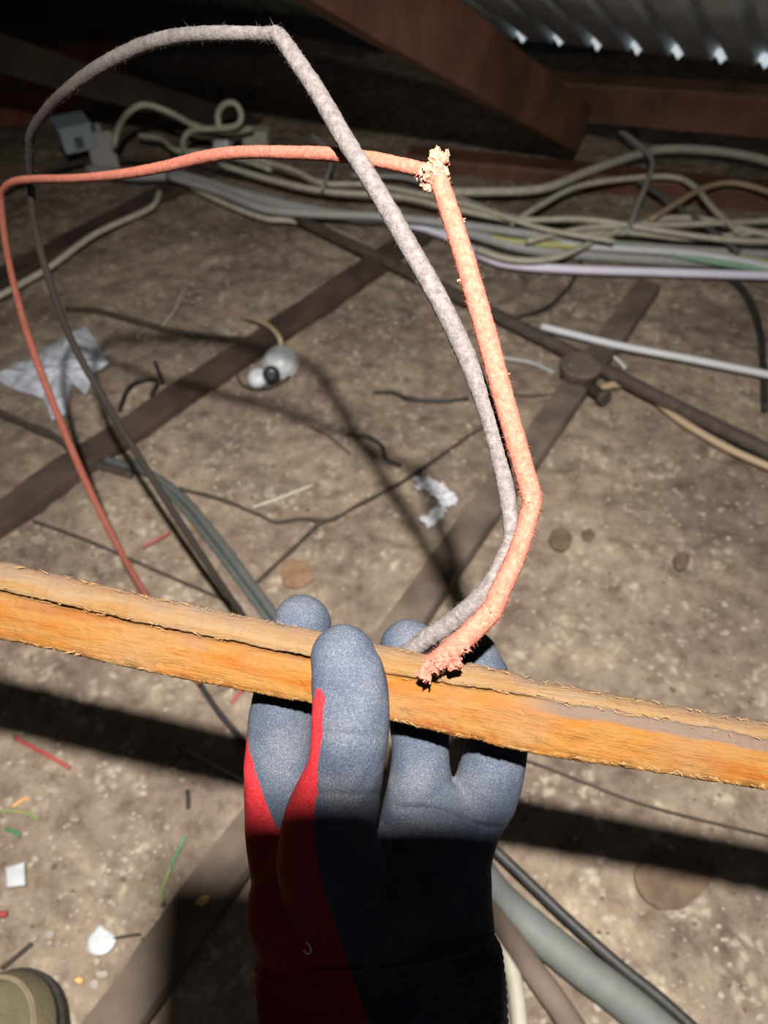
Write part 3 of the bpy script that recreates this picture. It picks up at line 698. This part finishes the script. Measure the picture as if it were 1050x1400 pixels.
def glove_mat():
    m, n, l, b = new_mat('dipped_glove')
    tc = n.new('ShaderNodeTexCoord')
    def nz(s, d=4, r=.6):
        x = n.new('ShaderNodeTexNoise'); x.inputs['Scale'].default_value = s; x.inputs['Detail'].default_value = d; x.inputs['Roughness'].default_value = r
        l.new(tc.outputs['Object'], x.inputs['Vector']); return x
    speck = ramp(n, [(.32, (.022, .027, .039)), (.50, (.034, .040, .054)), (.70, (.078, .083, .094))]); l.new(nz(1500, 3, .8).outputs[0], speck.inputs[0])
    patch = ramp(n, [(.4, (.78, .82, .9)), (.65, (1.35, 1.25, 1.15))]); l.new(nz(55, 5).outputs[0], patch.inputs[0])
    mx = n.new('ShaderNodeMix'); mx.data_type = 'RGBA'; mx.blend_type = 'MULTIPLY'; mx.inputs[0].default_value = 1
    l.new(speck.outputs[0], mx.inputs[6]); l.new(patch.outputs[0], mx.inputs[7])
    red = ramp(n, [(.4, (.24, .008, .012)), (.6, (.30, .016, .02))]); l.new(nz(900, 2).outputs[0], red.inputs[0])
    at = n.new('ShaderNodeAttribute'); at.attribute_name = 'knit'
    nn = nz(330, 3); a1 = n.new('ShaderNodeMath'); a1.operation = 'MULTIPLY_ADD'; a1.inputs[1].default_value = 6; a1.inputs[2].default_value = -3; l.new(nn.outputs[0], a1.inputs[0])
    a2 = n.new('ShaderNodeMath'); a2.operation = 'ADD'; l.new(at.outputs['Fac'], a2.inputs[0]); l.new(a1.outputs[0], a2.inputs[1])
    st = ramp(n, [(.0, (0, 0, 0)), (.5, (1, 1, 1))]); l.new(a2.outputs[0], st.inputs[0])
    m2 = n.new('ShaderNodeMix'); m2.data_type = 'RGBA'; l.new(st.outputs[0], m2.inputs[0]); l.new(mx.outputs[2], m2.inputs[6]); l.new(red.outputs[0], m2.inputs[7])
    l.new(m2.outputs[2], b.inputs['Base Color']); b.inputs['Roughness'].default_value = .72
    b.inputs['Specular IOR Level'].default_value = .2
    bp = n.new('ShaderNodeBump'); bp.inputs['Strength'].default_value = .5; bp.inputs['Distance'].default_value = .0006
    l.new(nz(1300, 3).outputs[0], bp.inputs['Height'])
    bp2 = n.new('ShaderNodeBump'); bp2.inputs['Strength'].default_value = .35; bp2.inputs['Distance'].default_value = .002
    l.new(nz(90, 3).outputs[0], bp2.inputs['Height']); l.new(bp.outputs[0], bp2.inputs['Normal']); l.new(bp2.outputs[0], b.inputs['Normal'])
    return m
M['glove'] = glove_mat()
PER = empty('person', Vector((0, -.1, .0)), label='person in a red and grey work glove gripping the batten, boot tip at lower left', category='person')
def knit_attr(me):
    at = me.attributes.new('knit', 'FLOAT', 'POINT')
    at.data.foreach_set('value', [knit_value(v.co) for v in me.vertices])
hm = build_hand(); knit_attr(hm)
NRM = [v.normal.copy() for v in hm.vertices]
for v in hm.vertices:   # creases in the coated fabric
    x, y, d = proj(v.co)
    k = 0
    if d < .30 and 540 < x < 700: k = .0011 * math.exp(-((y - 1118 - (x - 620) * .22 - 4 * math.sin(x * .05)) / 5) ** 2)
    if d < .262: k = .0005 * math.exp(-((y - 1003 - (x - 470) * .08) / 6) ** 2) + .0005 * math.exp(-((y - 1086) / 5) ** 2)
    if k: v.co += FW * k
    v.co += NRM[v.index] * (.0009 * noise.noise(v.co * 55) + .0003 * noise.noise(v.co * 150))
hm.materials.clear(); link('work_glove', hm, M['glove'], PER, label='red knit glove dipped in grey foam on palm and fingers')
def cuff():
    bm = bmesh.new(); pts = []
    axp = [(515, 1284, .2955, 156, ), (517, 1310, .295, 166), (521, 1350, .294, 168), (524, 1400, .292, 168), (524, 1470, .288, 166), (524, 1560, .285, 160)]
    sp = spline([(P(x, y, d), rp(w, d)) for x, y, d, w in axp], 40)
    L_ = 0; out = []
    for i, (p, r) in enumerate(sp):
        if i: L_ += (p - sp[i - 1][0]).length
        out.append((p, r * (1 + .02 * math.sin(L_ * 2 * math.pi / .0028)) if 1 else r))
    tube(bm, out, 72, flat=.47, up=FW)
    me = fin(bm); knit_attr(me)
    link('cuff', me, M['glove'], PER, label='ribbed red knit cuff')
    bm = bmesh.new()
    sl = spline([(P(x, y, d), rp(w, d)) for x, y, d, w in [(524, 1530, .286, 190), (520, 1640, .275, 215), (510, 1850, .255, 250)]], 8)
    tube(bm, sl, 40, jitter=.05, flat=.6, up=FW, jscale=40)
    link('sleeve', fin(bm), M['sole'], PER, label='dark work sleeve')
    pts = [(P(418, 1288, .2665), .0003), (P(423, 1292, .266), .0003), (P(425, 1300, .266), .0003), (P(420, 1304, .266), .0003), (P(415, 1299, .2665), .0003)]
    link('loose_thread', cable_mesh(pts, 5, 6), M['fluff'], PER)
cuff()
def boot():
    c = G(8, 1445, 0); f = Vector((.12, 1, 0)).normalized(); s = Vector((f.y, -f.x, 0))
    def shell(z0, z1, grow, nm, m, h=1.0):
        bm = bmesh.new(); rings = []
        for k in range(9):
            t = k / 8; z = z0 + (z1 - z0) * t; sh = (math.cos(t * math.pi / 2 * .97) ** .55) if h == 1 else 1
            ring = []
            for i in range(40):
                a = i / 40 * 2 * math.pi
                x, y = math.cos(a), math.sin(a)
                rx = .050; ry = .062 if y > 0 else .19
                if y < 0: sx = 1
                q = c + s * (x * (rx + grow) * sh) + f * (y * (ry + grow) * (sh if y > 0 else 1))
                ring.append(bm.verts.new(Vector((q.x, q.y, z))))
            rings.append(ring)
        for a, b in zip(rings, rings[1:]):
            for i in range(40): bm.faces.new((a[i], a[(i + 1) % 40], b[(i + 1) % 40], b[i])).smooth = True
        bm.faces.new(rings[0][::-1]); bm.faces.new(rings[-1])
        return link(nm, fin(bm), m, PER)
    shell(.002, .018, .003, 'boot_sole', M['sole'], 0)
    b = shell(.0205, .095, 0, 'boot', M['boot']); b['label'] = 'khaki boot toe'
    for off, r in ((.0, .0012), (.005, .0012)):
        pts = []
        for i in range(15):
            a = math.pi * (.02 + .96 * i / 14); t = .48 + off * 8; sh = math.cos(t * math.pi / 2 * .97) ** .55
            q = c + s * (math.cos(a) * .050 * sh) + f * (math.sin(a) * .062 * sh)
            pts.append((Vector((q.x, q.y, .0205 + .0745 * t + .0006)), r))
        link('boot_seam', cable_mesh(pts, 4, 6), M['boot_seam'], PER)
boot()
# the phone taking the picture, just behind the lens, held in the other hand: its body shades the wrist
def phone():
    ex = (RT * math.cos(.03) - UP * math.sin(.03)).normalized(); ey = FW.cross(ex) * -1
    if ey.dot(UP) < 0: ey = -ey
    ctr = CAM - FW * .008
    tl = ctr + UP * .0479
    c = tl - ey * .0735 - ex * .0135
    e = empty('phone', c, label='phone behind the lens, outside the picture', category='phone')
    bm = bmesh.new(); obox(bm, c, ex, ey, FW, .0355, .0735, .0038, .002); link('phone_body', fin(bm), M['black_p'], e)
    bm = bmesh.new(); obox(bm, c - FW * .0042, ex, ey, FW, .033, .070, .0003); link('screen', fin(bm), M['black_p'], e)
phone()
# ---------------------------------------------------------------- the two fabric covered wires
def wire_mat(name, stops, scale, bumpn=.6):
    m, n, l, b = new_mat(name); tc = n.new('ShaderNodeTexCoord')
    x = n.new('ShaderNodeTexNoise'); x.inputs['Scale'].default_value = scale; x.inputs['Detail'].default_value = 6; x.inputs['Roughness'].default_value = .75; l.new(tc.outputs['Object'], x.inputs['Vector'])
    r = ramp(n, stops); l.new(x.outputs[0], r.inputs[0])
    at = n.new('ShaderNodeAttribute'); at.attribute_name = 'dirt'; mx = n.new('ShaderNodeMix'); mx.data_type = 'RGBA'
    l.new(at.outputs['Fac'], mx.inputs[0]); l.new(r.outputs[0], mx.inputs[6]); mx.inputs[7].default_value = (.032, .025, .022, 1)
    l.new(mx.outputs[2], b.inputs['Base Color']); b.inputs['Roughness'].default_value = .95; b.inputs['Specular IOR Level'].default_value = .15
    y = n.new('ShaderNodeTexNoise'); y.inputs['Scale'].default_value = 1400; y.inputs['Detail'].default_value = 4; l.new(tc.outputs['Object'], y.inputs['Vector'])
    bp = n.new('ShaderNodeBump'); bp.inputs['Strength'].default_value = bumpn; bp.inputs['Distance'].default_value = .0006; l.new(y.outputs[0], bp.inputs['Height']); l.new(bp.outputs[0], b.inputs['Normal'])
    return m
M['wire_red'] = wire_mat('red_rubber_fabric', [(.3, (.185, .046, .03)), (.5, (.24, .075, .05)), (.7, (.28, .115, .082))], 500)
M['wire_tuft'] = wire_mat('frayed_red_fabric', [(.3, (.21, .06, .04)), (.5, (.28, .12, .08)), (.7, (.34, .2, .14))], 700)
M['wire_grey'] = wire_mat('dusty_grey_fabric', [(.3, (.045, .039, .037)), (.5, (.085, .073, .069)), (.7, (.13, .113, .106))], 420)
def wire(name, pts, m, label, hairs, seed, seg=16, jit=.1, dirty=False):
    """pts: px, py, depth, full width in px"""
    q = spline([(P(x, y, d), rp(w_ / 2, d)) for x, y, d, w_ in pts], 14)
    bm = bmesh.new(); tube(bm, q, seg, jit, jscale=700); me = fin(bm)
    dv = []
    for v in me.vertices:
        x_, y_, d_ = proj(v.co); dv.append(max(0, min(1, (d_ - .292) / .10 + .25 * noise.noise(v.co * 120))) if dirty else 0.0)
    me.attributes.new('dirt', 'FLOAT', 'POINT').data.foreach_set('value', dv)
    o = link(name, me, m, label=label, category='wire')
    rnd = random.Random(seed); bm = bmesh.new()
    for k in range(hairs):
        i = int(rnd.random() ** 1.3 * (len(q) - 2)); p, r = q[i]; t = (q[i + 1][0] - p).normalized()
        a = rnd.uniform(0, 6.28); e1 = t.orthogonal().normalized(); v = (e1 * math.cos(a) + t.cross(e1) * math.sin(a))
        b0 = p + v * r * .95; ln = r * rnd.uniform(.12, .5) * (2.2 if rnd.random() < .04 else 1); b1 = b0 + (v + t * rnd.uniform(-.9, .9)) * ln
        s = t.cross(v) * r * rnd.uniform(.012, .03)
        vs = [bm.verts.new(b0 - s), bm.verts.new(b0 + s), bm.verts.new(b1), bm.verts.new(b0 + t * s.length)]
        bm.faces.new((vs[0], vs[1], vs[2])); bm.faces.new((vs[1], vs[3], vs[2])); bm.faces.new((vs[3], vs[0], vs[2]))
    link('fabric_fuzz', fin(bm), m, parent=o, kind='stuff')
    return o, q
GW = [(540, 905, .284, 22), (560, 890, .281, 24), (585, 872, .277, 26), (612, 854, .273, 27), (645, 828, .268, 27), (672, 795, .265, 23), (690, 757, .265, 21), (697, 742, .265, 20), (699, 722, .266, 22), (694, 680, .268, 23), (684, 630, .270, 24), (668, 570, .270, 25), (650, 518, .270, 26),
      (628, 465, .270, 27), (598, 405, .270, 27), (560, 338, .271, 27), (512, 255, .273, 26), (470, 188, .276, 26), (438, 132, .280, 25), (405, 82, .284, 24), (388, 58, .286, 23), (378, 47, .288, 21), (368, 47, .290, 19), (340, 46, .295, 18), (290, 46, .303, 19),
      (240, 50, .315, 19), (190, 64, .33, 19), (135, 92, .35, 18), (90, 125, .375, 16), (60, 155, .40, 13), (44, 180, .42, 12), (41, 205, .44, 11), (42, 245, .47, 10), (48, 310, .51, 10), (68, 385, .55, 10), (100, 470, .60, 10), (145, 550, .64, 10), (190, 625, .68, 10), (250, 720, .72, 10), (310, 810, .76, 9), (360, 880, .80, 8)]
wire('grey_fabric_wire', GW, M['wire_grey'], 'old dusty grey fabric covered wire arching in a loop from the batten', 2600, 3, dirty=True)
RW = [(588, 912, .262, 27), (612, 893, .261, 30), (640, 868, .260, 30), (664, 844, .260, 30), (674, 832, .260, 29), (684, 808, .260, 28), (701, 772, .260, 27), (713, 740, .260, 26), (722, 710, .260, 26), (727, 688, .260, 27), (725, 672, .260, 28), (716, 640, .260, 28), (700, 585, .260, 29), (684, 528, .260, 29),
      (668, 468, .260, 29), (650, 405, .260, 29), (634, 350, .260, 28), (615, 290, .260, 27), (603, 255, .260, 26), (595, 236, .260, 26)]
ro, rq = wire('red_fabric_wire', RW, M['wire_red'], 'salmon red fabric wire looping from the batten, frayed at its top bend', 2200, 5, jit=.09)
RW2 = [(596, 236, .264, 22), (580, 233, .266, 20), (550, 226, .270, 20), (505, 217, .278, 20), (450, 211, .292, 19), (400, 209, .305, 18), (350, 208, .318, 17), (310, 210, .33, 17), (270, 217, .345, 17), (220, 229, .365, 15), (160, 239, .39, 13), (100, 244, .42, 11), (50, 245, .45, 11), (22, 248, .47, 11), (8, 256, .485, 10), (2, 272, .50, 9), (6, 320, .53, 9), (18, 385, .57, 9), (42, 470, .62, 10), (78, 565, .67, 10), (118, 660, .72, 10), (160, 745, .76, 9), (200, 815, .80, 9), (245, 895, .83, 8), (272, 935, .85, 7)]
q = spline([(P(x, y, d), rp(w_ / 2, d)) for x, y, d, w_ in RW2], 14)
bm = bmesh.new(); tube(bm, q, 14, .07, jscale=700); link('wire_run', fin(bm), M['wire_red'], parent=ro)
rnd = random.Random(9); bm = bmesh.new()
def tuft(bm, c, n_, spread, ln, wd, bias=Vector((0, 0, 0))):
    for k in range(n_):
        v = Vector((rnd.gauss(0, 1), rnd.gauss(0, 1), rnd.gauss(0, 1))).normalized() + bias
        a = c + Vector((rnd.uniform(-1, 1), rnd.uniform(-1, 1), rnd.uniform(-1, 1))) * spread
        L_ = ln * rnd.uniform(.4, 1.1); k1 = a + v * L_ * .5 + Vector((rnd.uniform(-1, 1), rnd.uniform(-1, 1), rnd.uniform(-1, 1))) * L_ * .2; b = a + v * L_
        tube(bm, [(a, wd * rnd.uniform(.7, 1.3)), (k1, wd), (b, wd * .6)], 5)
    return bm
UPs = UP
def clump(bm, px, py, d, r, n_=1):
    """torn lump of rubber soaked fabric"""
    c = P(px, py, d); q = bmesh.ops.create_icosphere(bm, subdivisions=3, radius=r, matrix=Matrix.Translation(c))
    for v in q['verts']:
        u = (v.co - c); v.co = c + u * (1 + .7 * noise.noise(v.co * 500) + .45 * noise.noise(v.co * 1300))
for a_ in ((600, 222, .260, .0032), (594, 236, .260, .0034), (602, 240, .260, .0030), (586, 232, .261, .0025), (588, 244, .261, .0024), (597, 212, .260, .0022), (606, 218, .260, .0018), (610, 210, .260, .0013), (578, 238, .263, .0018), (583, 256, .2605, .0014), (590, 250, .2605, .0018)): clump(bm, *a_)
tuft(bm, P(597, 218, .260), 26, .0020, .0018, .0004, UP * .7)
tuft(bm, P(609, 212, .260), 10, .0007, .0016, .00035, UP * 1.0 + RT * .3)
tuft(bm, P(583, 246, .261), 16, .0016, .0016, .0004, -UP * .4 - RT * .3)
tuft(bm, P(570, 238, .267), 14, .0014, .0014, .0003, -UP * .6)
tuft(bm, P(732, 680, .259), 10, .0012, .0011, .0003, RT * .8)
for a_ in ((731, 683, .259, .0013), (733, 672, .2595, .0009), (722, 684, .2575, .0014)): clump(bm, *a_)
for x_, y_ in ((632, 300), (628, 312), (655, 420), (664, 435), (668, 446), (690, 515), (693, 528), (627, 385)): tuft(bm, P(x_, y_, .260), 6, .0006, .0014, .0003, RT * .6)
link('frayed_tuft', fin(bm), M['wire_tuft'], parent=ro, kind='stuff', label='shredded pale orange fibres')
bm = bmesh.new()
for x_, y_ in ((588, 914), (600, 905), (582, 922), (612, 893), (622, 905), (632, 884)): clump(bm, x_, y_, .2595, .0026); tuft(bm, P(x_, y_, .2590), 12, .0026, .0018, .0004, -UP * .3)
tuft(bm, P(673, 836, .258), 12, .002, .0012, .0003, RT * .5)
for a_ in ((668, 833, .2585, .002), (678, 838, .2585, .0017), (660, 838, .2585, .0014)): clump(bm, *a_)
link('frayed_end', fin(bm), M['wire_red'], parent=ro, kind='stuff')
for o in bpy.data.objects:
    for k in ('_wx', '_wy', '_wz'):
        if k in o: del o[k]
